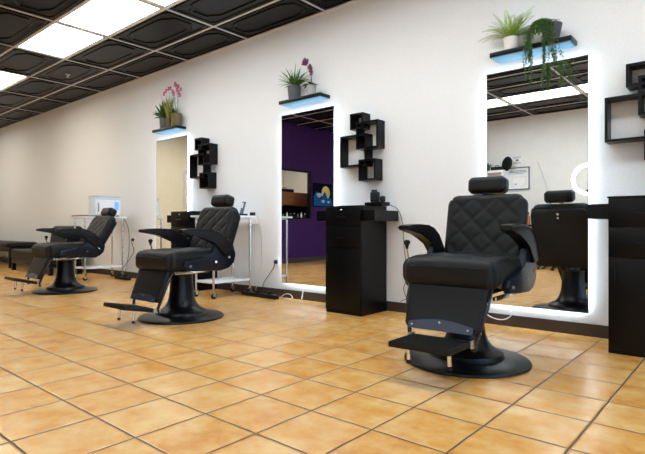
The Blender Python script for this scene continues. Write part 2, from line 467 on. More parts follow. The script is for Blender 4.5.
# ---------------------------------------------------------------- intersecting cube shelves
CX0 = [-.796, -3.149, -5.745]
cn = ['black interlocking cube wall shelves cut by the right photo edge', 'black interlocking cube wall shelves over the full-view black cabinet', 'black interlocking cube wall shelves above the middle barber chair']
def cubes():
    t = empty('cube_shelf', (0, WY, 0), cn[0], 'wall shelf', 'interlocking cube shelves')
    for k, (a, w, z0, z1, dp) in enumerate(((0, .315, 1.385, 1.695, .115), (.13, .155, 1.745, 1.90, .125), (.20, .255, 1.545, 1.81, .120), (.235, .195, 1.24, 1.445, .125))):
        q = .018; m = MB()
        m.box(a, a+w, -dp, 0, z1-q, z1).box(a, a+w, -dp, 0, z0, z0+q).box(a, a+q, -dp, 0, z0+q, z1-q).box(a+w-q, a+w, -dp, 0, z0+q, z1-q)
        m.build('cube_box', M['black'], t, smooth=0)
    return t
c0 = cubes(); cs = [c0, copy_tree(c0), copy_tree(c0)]
for o, x, l in zip(cs, CX0, cn): o.location.x = x; o['label'] = l
cs[2].location.z = .05; cs[2].location.x += .04

# ---------------------------------------------------------------- station cabinets
KX = [(-.707, 3.60), (-3.065, 3.625), (-5.66, 3.645)]
kn = ['tall black salon cabinet with bar handles at the right photo edge', 'tall black salon cabinet standing between the two nearest barber chairs', 'black salon cabinet half hidden behind the middle barber chair']
def cabinet():
    t = empty('station_cabinet', (0, 0, 0), kn[0], 'cabinet', 'black station cabinets')
    W_, D_, Z_ = .407, .42, .99
    b = MB(); b.box(0, W_, .018, D_, 0, Z_-.012).box(-.004, W_+.004, .0, D_, Z_-.012, Z_, .002)
    b.build('body', M['black'], t, smooth=0)
    for z0, z1 in ((.80, .974), (.608, .794)):
        d = MB().box(.004, W_-.004, 0, .018, z0, z1, .0015).build('drawer', M['black'], t)
        MB().tube([(W_/2-.05, 0, (z0+z1)/2), (W_/2-.05, -.018, (z0+z1)/2), (W_/2+.05, -.018, (z0+z1)/2), (W_/2+.05, 0, (z0+z1)/2)], .004, 8).build('handle', M['blackm'], d)
        if z0 > .7: MB().tube([(W_/2-.0, .001, z1-.022), (W_/2-.02, -.005, z1-.022)], .007, 12).build('lock', M['chrome'], d)
    d = MB().box(.004, W_-.004, 0, .018, .03, .602, .0015).build('door', M['black'], t)
    MB().tube([(.045, 0, .55), (.045, -.018, .55), (.045, -.018, .44), (.045, 0, .44)], .004, 8).build('handle', M['blackm'], d)
    for a, b_ in ((-.132, -.004), (W_+.004, W_+.132)):
        m = MB(); m.box(a, b_, .03, D_, .85, .862).box(a, b_, .03, .045, .862, .945).box(a, b_, D_-.015, D_, .862, .945).box(a if a < 0 else b_-.012, a+.012 if a < 0 else b_, .045, D_-.015, .862, .945)
        m.box(a, b_, .045, D_-.015, .922, .93)
        m.build('side_tray', M['black'], t, smooth=0)
    return t
k0 = cabinet(); ks = [k0, copy_tree(k0), copy_tree(k0)]
for g_ in children(k0):
    for h_ in children(g_):
        if h_.name.startswith('lock'): bpy.data.objects.remove(h_)
for o, (x, y), l in zip(ks, KX, kn): o.location = (x, y, 0); o['label'] = l

# ---------------------------------------------------------------- barber chairs
def base_part(t):
    MB().lathe([(0, 0), (.362, 0), (.366, .006), (.362, .016), (.346, .022), (.25, .034), (.222, .038), (.216, .048), (.212, .062), (.19, .072), (.168, .084), (.145, .10),
                (.125, .13), (.112, .17), (.103, .23), (.098, .30), (.096, .36), (.10, .385), (.0, .385)], n=64).build('base', M['iron'], t).location.x = 0
def arm_poly(): return [(.225, .806), (.16, .813), (.06, .815), (-.06, .810), (-.15, .792), (-.22, .752), (-.27, .695), (-.297, .63), (-.30, .59), (-.21, .585), (-.17, .65), (-.12, .695), (-.04, .73), (.06, .752), (.15, .768), (.225, .780)]
def make_chair(name, label, tilt, pitch=0, pz=.14, pt=10, dz=0):
    t = empty(name, (0, 0, 0), label, 'barber chair', 'black barber chairs')
    base_part(t)
    MB().lathe([(.06, .385), (.06, .44), (0, .44)], n=24).build('pump_column', M['blackm'], t)
    # swivel frame under the seat
    f = MB(); f.box(-.19, .19, -.21, .20, .43, .462, .006).box(-.23, -.19, -.27, .20, .435, .465, .004).box(.19, .23, -.27, .20, .435, .465, .004)
    f.build('seat_frame', M['blackm'], t)
    for sg in (-1, 1):
        MB().box(sg*.240, sg*.262, -.24, .10, .405, .424, .002).build('chrome_rail', M['chrome'], t)
    # seat cushion
    def sshape(p):
        u = -p.y/.29        # forward -1..1
        p.z += -.012*max(0, u-.3)**2*3 + .014*(1-(p.x/.29)**2)*(1 if p.z > 0 else 0)*(1 if abs(u) < 1.2 else 0)
        return p
    seat = MB().pad(.575, .56, .155, .055, R=.07, axes='xy', res=(44, 44, 10), quilt=(2, 1, .15, .004), mtx=Matrix.Translation((0, -.03, .548)), shape=sshape).build('seat', M['leather'], t, smooth=80)
    MB().tube([(x, -.3105 if abs(x) < .21 else -.30, .575) for x in [i*.02-.22 for i in range(23)]], .0035, 6).build('piping', M['leather2'], seat)
    # backrest, tilted about its foot
    piv = Matrix.Translation((0, .215, .52)) @ Matrix.Rotation(-math.radians(tilt), 4, 'X')
    bk = empty('backrest', (0, 0, 0), None, None); del_keys(bk); bk.parent = t
    bk.matrix_basis = piv
    MB().pad(.515, .095, .495, .036, R=.075, axes='xz', res=(44, 8, 44), quilt=(1, -1, .15, .0052), mtx=Matrix.Translation((0, .045, .257))).build('cushion', M['leather'], bk, smooth=80)
    MB().pad(.49, .03, .53, .012, R=.05, axes='xz', res=(20, 4, 20), mtx=Matrix.Translation((0, .104, .20))).build('back_panel', M['leather2'], bk, smooth=60)
    k = MB(); k.tube([(0, .118, .425), (0, .126, .425)], .010, 12); k.tube([(0, .118, .39), (0, .126, .39)], .008, 12); k.build('adjuster_bolt', M['chrome'], bk)
    p = MB(); p.box(-.035, .035, .05, .058, .42, .54, .002); p.build('headrest_post', M['chrome'], bk)
    MB().pad(.25, .115, .112, .036, R=.02, axes='xz', res=(22, 12, 12), mtx=Matrix.Translation((0, .045, .570)) @ Matrix.Rotation(math.radians(6), 4, 'X')).build('headrest', M['leather2'], bk, smooth=80)
    # arms
    for sg in (-1, 1):
        a = MB(); x0, x1 = sorted((sg*.268, sg*.335)); a.prism(arm_poly(), x0, x1, .012, 3)
        am = a.build('armrest', M['leather2'], t, smooth=50)
        # piping along the top pad
        MB().tube([(sg*.337, -p_[0], p_[1]-.012) for p_ in arm_poly()[:8]], .004, 6).build('piping', M['rubber'], am)
        q = MB(); x0, x1 = sorted((sg*.272, sg*.312))
        q.prism([(.165, .44), (.19, .475), (.175, .51), (.03, .53), (-.10, .565), (-.135, .67), (-.28, .69), (-.33, .63), (-.355, .55), (-.335, .48), (-.28, .435), (-.19, .415), (.0, .425)], x0, x1, .010, 2)
        sp = q.build('side_panel', M['bluem'], t, smooth=40)
        for (fw, z) in ((.13, .47), (-.13, .495), (-.275, .53)):
            MB().tube([(sg*.310, -fw, z), (sg*.320, -fw, z)], .011, 12).build('bolt', M['chrome'], sp)
    # legrest with metal lower plate
    th = math.radians(21+pitch)
    lg = empty('legrest', (0, -.255, .475), None, None); del_keys(lg); lg.parent = t; lg.rotation_euler.x = -th
    def lsh(p): 
        p.x *= 1 - .16*(.125-p.z)/.25*.5
        return p
    MB().pad(.47, .045, .275, .018, R=.02, axes='xz', res=(16, 4, 12), mtx=Matrix.Translation((0, 0, -.14)), shape=lsh).build('pad', M['leather'], lg, smooth=60)
    pl = MB(); n = 14
    top = [(-.185+.37*i/n, -.248+.026*math.sin(PI*i/n)) for i in range(n+1)]
    vs = [(x, z) for x, z in top] + [(.185, -.284), (-.185, -.284)]
    A = [pl.bm.verts.new((x, -.0255, z)) for x, z in vs]; B = [pl.bm.verts.new((x, -.031, z)) for x, z in vs]
    pl.bm.faces.new(A); pl.bm.faces.new(B[::-1])
    for i in range(len(vs)): pl.bm.faces.new((A[i], B[i], B[(i+1) % len(vs)], A[(i+1) % len(vs)]))
    plo = pl.build('kick_plate', M['kick'], lg, smooth=30)
    for x, z in ((-.16, -.264), (0, -.240), (.16, -.264)):
        MB().tube([(x, -.030, z), (x, -.035, z)], .006, 10).build('bolt', M['chrome'], plo)
    for sg in (-1, 1):
        MB().tube([(sg*.245, .12, .02), (sg*.245, .05, .015), (sg*.238, .012, -.02), (sg*.232, .006, -.12), (sg*.19, .02, -.32), (sg*.18, .045, -.352)], .012, 10).build('side_rail', M['blackm'], lg)
    # footplate
    fp = empty('footrest', (0, 0, 0), None, None); del_keys(fp); fp.parent = t
    fp.matrix_basis = Matrix.Translation((0, -.355, pz)) @ Matrix.Rotation(-math.radians(pt), 4, 'X')
    MB().box(-.17, .17, -.275, .01, -.016, .014, .006).build('plate', M['rubber'], fp)
    r = MB()
    for i in range(11): r.box(-.16, .16, -.272+i*.024, -.264+i*.024, .014, .017)
    r.build('tread', M['rubber'], fp, smooth=0)
    for sg in (-1, 1):
        l = MB().tube([(sg*.115, -.16, -.012), (sg*.115, -.15, -.095)], .011, 12).build('leg', M['chrome'], fp)
        MB().tube([(sg*.115, -.15, -.095), (sg*.115, -.148, -.115)], .012, 12).build('rubber_foot', M['rubber'], l)
        MB().box(sg*.172, sg*.188, -.03, .03, -.02, .02, .004).build('hinge', M['alu'], fp)
    # recline lever on the chair's right hand side
    lv = MB().tube([(-.34, -.02, .45), (-.342, -.07, .56), (-.342, -.10, .665)], .006, 8).build('recline_lever', M['chrome'], t)
    MB().lathe([(0, 0), (.008, 0), (.012, .02), (.020, .036), (.020, .046), (.012, .054), (0, .056)], (-.342, -.10, .662), 14).build('knob', M['rubber'], lv)
    for c_ in children(t):
        if c_.name.split('.')[0] in ('seat', 'armrest', 'legrest', 'recline_lever'): c_.location.z += dz
    if not dz: [setattr(c_, 'location', c_.location + Vector((0, 0, .018))) for c_ in children(t) if c_.name.startswith('legrest')]
    return t
def del_keys(o):
    for k in list(o.keys()): del o[k]
ch1 = make_chair('barber_chair', 'nearest black leather barber chair, quilted back seen from the front', 12, pz=.187, pt=1)
ch1.location = (-1.312, 2.856, 0); ch1.rotation_euler.z = math.radians(3)
ch2 = make_chair('barber_chair', 'middle black leather barber chair in front of the wheeled steel trolley', 20, pz=.118, pt=11, dz=-.032)
ch2.location = (-3.85, 2.59, 0); ch2.rotation_euler.z = math.radians(0)
ch3 = make_chair('barber_chair', 'farthest black barber chair, leaned back, beside the trolley with the white box', 31, pitch=3, pz=.135, pt=14, dz=-.035)
ch3.location = (-6.50, 2.70, 0); ch3.rotation_euler.z = math.radians(-1)

# ---------------------------------------------------------------- trolleys
def trolley(x0, x1, y0, y1, label, lift=0):
    t = empty('wheeled_trolley', ((x0+x1)/2, (y0+y1)/2, 0), label, 'trolley', 'white topped steel trolleys')
    hx, hy = (x1-x0)/2, (y1-y0)/2
    MB().box(-hx-.07, hx+.07, -hy-.03, hy+.03, .905+lift, .927+lift, .003).build('tabletop', M['whiteglass'], t)
    MB().box(-hx, hx, -hy, hy, .165, .19, .003).build('lower_shelf', M['whiteglass'], t)
    f = MB()
    f.box(-hx, hx, -hy-.01, -hy+.01, .885+lift, .905+lift).box(-hx, hx, hy-.01, hy+.01, .885+lift, .905+lift).box(-hx-.01, -hx+.01, -hy, hy, .885+lift, .905+lift).box(hx-.01, hx+.01, -hy, hy, .885+lift, .905+lift)
    f.build('frame', M['alu'], t, smooth=0)
    for sx in (-1, 1):
        for sy in (-1, 1):
            l = MB().tube([(sx*hx, sy*hy, .075), (sx*hx, sy*hy, .885+lift)], .0135, 12).build('leg', M['chrome'], t)
            c = MB(); c.tube([(sx*hx-.011, sy*hy, .029), (sx*hx+.011, sy*hy, .029)], .028, 18)
            c.build('wheel', M['rubber'], l)
            c = MB(); c.box(sx*hx-.018, sx*hx-.013, sy*hy-.015, sy*hy+.015, .026, .075).box(sx*hx+.013, sx*hx+.018, sy*hy-.015, sy*hy+.015, .026, .075).box(sx*hx-.018, sx*hx+.018, sy*hy-.015, sy*hy+.015, .066, .078)
            c.build('caster_fork', M['alu'], l, smooth=0)
    return t
trolley(-4.85, -4.53, 3.455, 3.985, 'steel trolley with white top and casters behind the middle barber chair')
trolley(-7.85, -7.52, 3.40, 3.985, 'steel trolley carrying the white box cabinet, left of the power strip', .025)
# brown wooden board reaching past the left of the far trolley
tag(MB().box(-8.02, -7.70, 3.42, 3.75, .953, .975, .003).build('wooden_board', M['wood']), 'brown board sticking out left of the far trolley top', 'board')
# white towel cabinet with display
t = empty('towel_warmer', (-7.51, 3.70, .952), 'white box appliance with blue display on the far trolley', 'towel warmer')
MB().box(-.10, .09, -.21, .20, .012, .285, .014, 3).build('body', M['applwhite'], t)
MB().box(-.105, .095, -.21, .20, .286, .310, .005).build('lid', M['alu'], t)
d_ = MB().box(.09, .097, -.195, .185, .03, .25, .003).build('door', M['white'], t)
MB().box(.097, .107, -.155, -.143, .07, .20, .002).build('handle', M['ink'], d_)
MB().box(.097, .099, .10, .165, .10, .22).build('display', M['screen'], d_, smooth=0)
f = MB()
for sx in (-.08, .07):
    for sy in (-.17, .16): f.tube([(sx, sy, 0), (sx, sy, .012)], .012, 10)
f.build('feet', M['rubber'], t)
# handset leaning in its charger
t = empty('handset_charger', (-4.53, 3.86, .927), 'dark handset leaning in a stand on the white trolley top', 'phone')
MB().box(-.045, .045, -.05, .05, 0, .022, .006).build('cradle', M['rubber'], t)
MB().box(-.022, .022, -.012, .012, 0, .15, .006, mtx=Matrix.Translation((0, -.01, .018)) @ Matrix.Rotation(math.radians(-18), 4, 'X')).build('handset', M['ink'], t)
m_ = MB().box(-.012, .012, -.0145, -.012, .07, .13, mtx=Matrix.Translation((0, -.01, .018)) @ Matrix.Rotation(math.radians(-18), 4, 'X')).build('screen', M['white'], t, smooth=0)
# small black box at rear right of the near trolley
t = tag(MB().box(-4.475, -4.44, 3.93, 3.99, .928, .965, .004).build('adapter_box', M['rubber']), 'small black adapter at the wall end of the white trolley top', 'adapter')

# ---------------------------------------------------------------- things on the middle cabinet
t = empty('clipper_stand', (-2.66, 3.90, .99), 'black clipper stand on top of the black cabinet', 'clipper stand')
MB().box(-.10, .09, -.07, .07, 0, .035, .006).build('tray', M['black'], t)
t2 = empty('hair_clipper', (-2.69, 3.90, 1.025), 'black hair clipper standing upright on the clipper stand', 'hair clipper')
MB().pad(.075, .075, .10, .018, res=(8, 8, 8), mtx=Matrix.Translation((0, 0, .05))).build('body', M['rubber'], t2)
MB().box(-.028, .028, -.02, -.004, .098, .116, .002).build('blade', M['blackm'], t2)
t3 = empty('hair_trimmer', (-2.605, 3.90, 1.025), 'small black trimmer beside the hair clipper on the black cabinet', 'trimmer')
MB().pad(.04, .05, .055, .013, res=(6, 6, 6), mtx=Matrix.Translation((0, 0, .028))).build('body', M['rubber'], t3)
MB().box(-.012, .012, -.012, .0, .052, .064, .001).build('blade', M['alu'], t3)

def cable(name, pts, r, m, label, cat='cable'):
    # smooth through the points
    P = [Vector(p) for p in pts]; out = []
    for i in range(len(P)-1):
        p0, p1, p2, p3 = P[max(i-1, 0)], P[i], P[i+1], P[min(i+2, len(P)-1)]
        for k in range(6):
            u = k/6
            out.append(.5*((2*p1)+(p2-p0)*u+(2*p0-5*p1+4*p2-p3)*u*u+(-p0+3*p1-3*p2+p3)*u**3))
    out.append(P[-1])
    return tag(MB().tube(out, r, 6).build(name, m), label, cat)
PC0 = cable('power_cord', [(-2.575, 3.93, 1.01), (-2.55, 3.97, .99), (-2.52, 4.02, .96), (-2.49, 4.05, .85), (-2.47, 4.055, .6), (-2.44, 4.05, .35), (-2.47, 4.045, .22), (-2.42, 4.04, .115)], .003, M['rubber'], 'thin black cord hanging down the wall from the clipper stand')
PC1 = cable('power_cord', [(-2.44, 4.05, .30), (-2.38, 4.045, .22), (-2.40, 4.045, .16), (-2.50, 4.04, .105)], .003, M['rubber'], 'short black cord tail curling above the baseboard beside the hanging cord')
cable('white_cable', [(-1.70, 4.05, .16), (-1.69, 4.03, .10), (-1.62, 4.02, .06), (-1.53, 4.025, .055), (-1.47, 4.03, .10), (-1.49, 4.05, .16)], .004, M['white'], 'white cable loop drooping under the nearest backlit mirror')
cable('white_cable', [(-3.74, 4.05, .165), (-3.74, 4.045, .08), (-3.742, 4.03, .012)], .006, M['white'], 'straight white cable dropping from the purple-reflecting mirror to the floor')
cable('white_cable', [(-4.02, 3.98, .006), (-3.96, 3.99, .05), (-3.88, 3.99, .055), (-3.83, 3.97, .02), (-3.90, 3.93, .006)], .004, M['white'], 'white cable curled on the floor beside the power strip')
PC2 = cable('power_cord', [(-4.42, 3.99, .93), (-4.40, 4.03, .80), (-4.39, 4.04, .5), (-4.41, 4.03, .25), (-4.44, 3.99, .06)], .004, M['alu'], 'grey cord hanging behind the near trolley leg')
PC3 = cable('power_cord', [(-4.165, 4.035, .39), (-4.17, 4.02, .33), (-4.25, 4.02, .24), (-4.33, 4.02, .15), (-4.33, 3.985, .05)], .0045, M['rubber'], 'dark cord from the wall plug down to the long power strip')
PC4 = cable('power_cord', [(-7.33, 4.035, .585), (-7.31, 4.02, .55), (-7.24, 4.02, .43), (-7.36, 4.02, .30), (-7.50, 4.02, .20), (-7.52, 3.98, .12), (-7.45, 3.90, .05)], .0045, M['rubber'], 'dark cord looping from the far wall plug to the small power strip')
PC5 = cable('power_cord', [(-7.50, 3.99, .93), (-7.44, 4.04, .75), (-7.43, 4.04, .4), (-7.44, 3.98, .06)], .004, M['rubber'], 'dark cord hanging from the far trolley top to the floor')
def attach(o, name, p):
    o.parent = p; bpy.context.view_layer.update(); o.matrix_parent_inverse = p.matrix_world.inverted()
    for k in list(o.keys()): del o[k]
    o.name = name
def outlet(x, z, label, pl):
    t = empty('wall_outlet', (x, WY, z), label, 'outlet')
    MB().box(-.035, .035, -.006, 0, -.057, .057, .002).build('cover_plate', M['white'], t)
    t = empty('wall_plug', (x, WY-.006, z-.005), pl, 'plug')
    MB().box(-.018, .018, -.03, 0, -.02, .02, .005).build('plug_body', M['rubber'], t)
outlet(-4.165, .40, 'white wall outlet left of the purple-reflecting mirror', 'black plug in the outlet left of the purple-reflecting mirror')
outlet(-7.33, .60, 'white wall outlet left of the narrow cream mirror', 'black plug in the outlet left of the narrow cream mirror')
def strip(x, y, L, label, rz=0):
    t = empty('power_strip', (x, y, 0), label, 'power strip', rz=rz)
    MB().box(-L/2, L/2, -.033, .033, 0, .045, .008).build('housing', M['rubber'], t)
    n = int(L/.09)
    for k in range(n):
        xx = -L/2+.06+k*(L-.1)/max(1, n-1)
        if k % 2 == 0: MB().box(xx-.018, xx+.018, -.02, .02, .045, .075, .004).build('plug', M['blackm'], t)
    MB().box(L/2-.045, L/2-.02, -.012, .012, .045, .050).build('switch', M['ink'], t, smooth=0)
    return t
ps1 = strip(-4.27, 3.90, .58, 'long black power strip on the floor left of the purple-reflecting mirror', -.04)
ps2 = strip(-7.28, 3.86, .42, 'short black power strip on the floor beside the far trolley', -.05)

cstand, charger = C.objects['clipper_stand'], C.objects['handset_charger']
for o, p in ((PC0, cstand), (PC1, cstand), (PC2, charger), (PC3, ps1), (PC4, ps2), (PC5, ps2)): attach(o, 'power_cord', p)
# ---------------------------------------------------------------- plants
ZS = 2.173
def pot(t, r0, r1, h, m):
    MB().lathe([(0, 0), (r0, 0), (r1, h), (r1-.006, h), (r1-.010, h-.015), (0, h-.015)], n=28).build('pot', m, t)
    MB().lathe([(0, h-.014), (r1-.010, h-.014), (r1-.012, h-.02), (0, h-.02)], n=20).build('soil', M['soil'], t)
def spray(n, L, w, up, droop, h, r=.02, arc=(0, 2*PI), rnd=.25, fold=.2, mb=None, ymax=None):
    mb = mb or MB()
    for i in range(n):
        a = arc[0]+(arc[1]-arc[0])*(i+.5)/n + random.uniform(-.2, .2)
        e = up*random.uniform(.6, 1.4)
        d = Vector((math.cos(a), math.sin(a)*.55, e))
        if d.y > 0: d.y *= .35
        mb.blade((math.cos(a)*r*random.random(), math.sin(a)*r*random.random(), h), d, L*random.uniform(1-rnd, 1+rnd*.6), w, droop*random.uniform(.6, 1.3), 7, fold)
    return mb
# fern
t = empty('potted_fern', (-1.452, 3.97, ZS), 'bright green fern in a round white pot on the nearest shelf', 'potted plant')
pot(t, .045, .058, .10, M['potwhite'])
mb = MB()
for i in range(34):
    a = 2*PI*i/34 + random.uniform(-.15, .15); el = random.choice((.55, .9, 1.5, 2.4))
    d = Vector((math.cos(a), math.sin(a)*.45 - .1, el)).normalized(); p = Vector((math.cos(a)*.02, math.sin(a)*.02, .095))
    L = random.uniform(.17, .24) if el < 2 else random.uniform(.19, .27)
    n = 19; side = d.cross(Vector((0, 0, 1))).normalized()
    for k in range(n):
        u = k/n
        if p.y > .075: break
        w = .034*math.sin(PI*(.15+.85*u)*.97)+.003
        up_ = side.cross(d).normalized()
        for sg in (-1, 1):
            tip = p + side*sg*w + d*.012 + up_*.004
            v = [mb.bm.verts.new(p), mb.bm.verts.new(p+side*sg*w*.5+d*.009), mb.bm.verts.new(tip), mb.bm.verts.new(p+side*sg*w*.55+d*.002)]
            mb.bm.faces.new(v)
        d = (d+Vector((0, 0, -.055))).normalized(); p = p+d*(L/n)
mb.build('fronds', M['green'], t, smooth=0)
# trailing plant
t = empty('trailing_plant', (-1.15, 3.965, ZS), 'dark trailing plant spilling over the nearest shelf and mirror top', 'potted plant')
pot(t, .05, .075, .125, M['potdark'])
mb = MB(); st = MB()
def leaflet(mb, p, s_):
    a = random.uniform(0, 2*PI); d = Vector((math.cos(a), math.sin(a)-.4, random.uniform(-.9, .3)))
    mb.blade(p, d, s_*random.uniform(.8, 1.3), s_*.55, .5, 2, .2)
for i in range(330):      # mound
    a = random.uniform(0, 2*PI); rr = random.uniform(0, .085); p = Vector((math.cos(a)*rr-.025, math.sin(a)*rr*.8-.01, .115+.055*math.sqrt(max(0, 1-(rr/.09)**2))*random.uniform(.4, 1)))
    leaflet(mb, p, .022)
for i in range(520):      # leaves tumbling over the pot front
    a = random.uniform(0, 2*PI); b_ = random.uniform(-.5, 1.4); rr = .088*random.uniform(.8, 1)
    p = Vector((-.055+math.cos(a)*math.cos(b_)*rr, -.045-abs(math.sin(a))*math.cos(b_)*rr*.9, .085+math.sin(b_)*rr))
    leaflet(mb, p, .024)
for i in range(20):
    x = random.choice((random.uniform(-.145, -.09), random.uniform(-.145, -.09), random.uniform(-.03, .02)))
    L = random.uniform(.12, .42) if x < .03 else random.uniform(.08, .2)
    if x > -.02: L *= 1.0
    p = Vector((x*.5, -.05, .13)); q = Vector((x, -.13-random.uniform(0, .03), .07)); e = Vector((x+random.uniform(-.02, .03), -.135-random.uniform(0, .03), .07-L))
    pts = [p, (p+q)/2+Vector((0, -.01, .02)), q]
    nn = int(L/.02)+2
    for k in range(1, nn+1): pts.append(q.lerp(e, k/nn)+Vector((random.uniform(-.004, .004), random.uniform(-.003, .003), 0)))
    st.tube(pts, .0012, 4)
    for k in range(len(pts)-1):
        for c_ in range(3): leaflet(mb, pts[k].lerp(pts[k+1], random.random()), .019)
# side tuft hanging at the right
for i in range(9):
    e0 = Vector((.0+random.uniform(-.02, .05), -.12, .07)); e1 = e0+Vector((random.uniform(.02, .10), -.01, -random.uniform(.25, .36)))
    pts = [e0.lerp(e1, k/14) for k in range(15)]; st.tube(pts, .0012, 4)
    for k in range(14):
        for c_ in range(2 if k < 8 else 3): leaflet(mb, pts[k], .018)
st.build('vines', M['stem'], t); mb.build('leaves', M['tgreen'], t, smooth=0)
# spider plant
t = empty('spiky_plant', (-3.80, 3.975, ZS), 'green grassy plant in a dark grey pot on the middle shelf', 'potted plant')
pot(t, .062, .075, .145, M['potgrey'])
mb = spray(46, .21, .014, .9, .9, .14, .04); spray(12, .24, .012, 2.6, .4, .14, .03, mb=mb)
mb.build('leaves', M['mgreen'], t, smooth=0)
def flower(mb, c, s_):
    for k in range(5):
        a = 2*PI*k/5+random.uniform(-.2, .2)
        d = Vector((math.cos(a), -.25, math.sin(a)))
        mb.blade(c, d, s_, s_*.85, .2, 3, .1)
def orchid(name, loc, label, potm, pr, ph, petal, stems, extra=None):
    t = empty(name, loc, label, 'potted plant')
    pot(t, pr*.82, pr, ph, potm)
    mb = MB()
    for i in range(7):
        a = PI+PI*i/6+random.uniform(-.2, .2)
        mb.blade((0, 0, ph-.012), (math.cos(a), math.sin(a)*.6, .8), .11, .042, 1.3, 6, .25)
    mb.build('leaves', M['mgreen'], t, smooth=0)
    for pts, fl in stems:
        P = [Vector(p) for p in pts]
        s_ = MB().tube(P, .0028, 6).build('flower_stem', M['stem'], t)
        f = MB()
        for c in fl: flower(f, Vector(c), .036)
        f.build('flowers', petal, s_, smooth=0)
    return t
orchid('orchid', (-3.55, 3.975, ZS), 'small orchid with plum flowers in a light grey pot', M['potlight'], .052, .11, M['plum'],
       [([(0, 0, .10), (.0, -.01, .20), (-.01, -.02, .28), (-.05, -.03, .345)], [(-.055, -.03, .35), (-.08, -.035, .355), (-.035, -.03, .36), (-.065, -.04, .375)]),
        ([(0.005, 0, .10), (.012, -.01, .20), (.015, -.02, .27)], [(.01, -.025, .285), (.02, -.03, .26), (.0, -.03, .30), (.025, -.03, .235)])])
t = empty('leafy_plant', (-6.33, 3.975, ZS), 'dark broad-leaved plant in a grey pot on the farthest shelf', 'potted plant')
pot(t, .06, .07, .15, M['potgrey'])
mb = spray(40, .19, .055, .9, .7, .14, .05); spray(14, .22, .055, 2.6, .3, .14, .03, mb=mb)
mb.build('leaves', M['dgreen'], t, smooth=0)
orchid('orchid', (-6.03, 3.97, ZS), 'orchid with tall pink flowers in an olive pot on the farthest shelf', M['potolive'], .075, .17, M['pink'],
       [([(0, 0, .2), (-.02, -.01, .35), (-.04, -.02, .47), (-.12, -.03, .53)], [(-.05, -.02, .48), (-.09, -.03, .53), (-.14, -.03, .53), (-.20, -.03, .51), (-.25, -.03, .48), (-.01, -.03, .44)]),
        ([(.02, 0, .2), (.05, -.01, .34), (.07, -.02, .46), (.07, -.03, .55)], [(.05, -.02, .48), (.10, -.03, .44), (.05, -.03, .54), (.15, -.03, .47), (.10, -.03, .52), (.02, -.03, .57), (.13, -.03, .40)])])
t = empty('tufted_grass', (-6.16, 3.93, ZS), 'yellow-green grass tuft between the two pots on the farthest shelf', 'potted plant')
pot(t, .03, .04, .12, M['potolive'])
spray(70, .30, .011, 2.6, .35, .11, .02).build('leaves', M['ygreen'], t, smooth=0)

# ---------------------------------------------------------------- black sofa and bench far left
t = empty('sofa', (-9.55, 3.62, 0), 'black sofa with rolled back behind the farthest barber chair', 'sofa')
MB().pad(1.75, .56, .20, .05, R=.05, axes='xy', res=(30, 12, 6), mtx=Matrix.Translation((0, 0, .29))).build('seat', M['leather'], t, smooth=80)
MB().box(-.86, .86, -.26, .26, .13, .20, .01).build('frame', M['black'], t)
MB().pad(1.05, .14, .42, .06, R=.08, axes='xz', res=(24, 8, 12), mtx=Matrix.Translation((.32, .22, .60)) @ Matrix.Rotation(math.radians(-8), 4, 'X')).build('backrest', M['leather'], t, smooth=80)
for sx in (-.83, .83):
    for sy in (-.23, .23): MB().box(sx-.03, sx+.03, sy-.03, sy+.03, 0, .13, .004).build('leg', M['black'], t)
t = empty('bench', (-12.3, 3.72, 0), 'long low black bench along the wall at the left photo edge', 'bench')
MB().pad(2.9, .55, .10, .03, R=.03, axes='xy', res=(30, 10, 6), mtx=Matrix.Translation((0, 0, .44))).build('seat', M['leather'], t, smooth=80)
MB().box(-1.4, 1.4, -.24, .24, .31, .39, .01).build('frame', M['black'], t)
for sx in (-1.35, 1.35):
    for sy in (-.2, .2): MB().box(sx-.03, sx+.03, sy-.03, sy+.03, 0, .31, .004).build('leg', M['black'], t)

# ---------------------------------------------------------------- what the mirrors show
# painting on purple wall (a plain stand-in of its colours)
t = empty('painting', (PX, -1.0, 1.26), 'square painting of a yellow disc over blue swirls on the purple wall', 'painting')
MB().box(0, .025, -.34, .34, 0, .55, .003).build('canvas', M['navy'], t)
def flat(pts, x, name, m, par):
    b = MB(); A = [b.bm.verts.new((x, y, z)) for y, z in pts]; B = [b.bm.verts.new((x-.002, y, z)) for y, z in pts]
    b.bm.faces.new(A); b.bm.faces.new(B[::-1])
    for i in range(len(pts)): b.bm.faces.new((A[i], B[i], B[(i+1) % len(pts)], A[(i+1) % len(pts)]))
    return b.build(name, m, par, smooth=0)
flat([(-.10+.15*math.cos(a*PI/12), .33+.16*math.sin(a*PI/12)) for a in range(24)], .0275, 'yellow_disc', M['moon'], t)
flat([(-.33, .02), (.33, .02), (.33, .26)] + [(.30-.6*i/12, .27+.09*math.sin(i*1.1)) for i in range(12)] + [(-.33, .16)], .029, 'blue_swirl', M['wave'], t)
for k, (y, z, r) in enumerate(((.14, .27, .09), (.0, .13, .06), (-.2, .12, .05))):
    flat([(y+r*(1+.2*math.sin(3*a))*math.cos(a), z+r*.6*math.sin(a)) for a in [i*PI/10 for i in range(20)]], .031, 'pale_swirl', M['foam'], t)
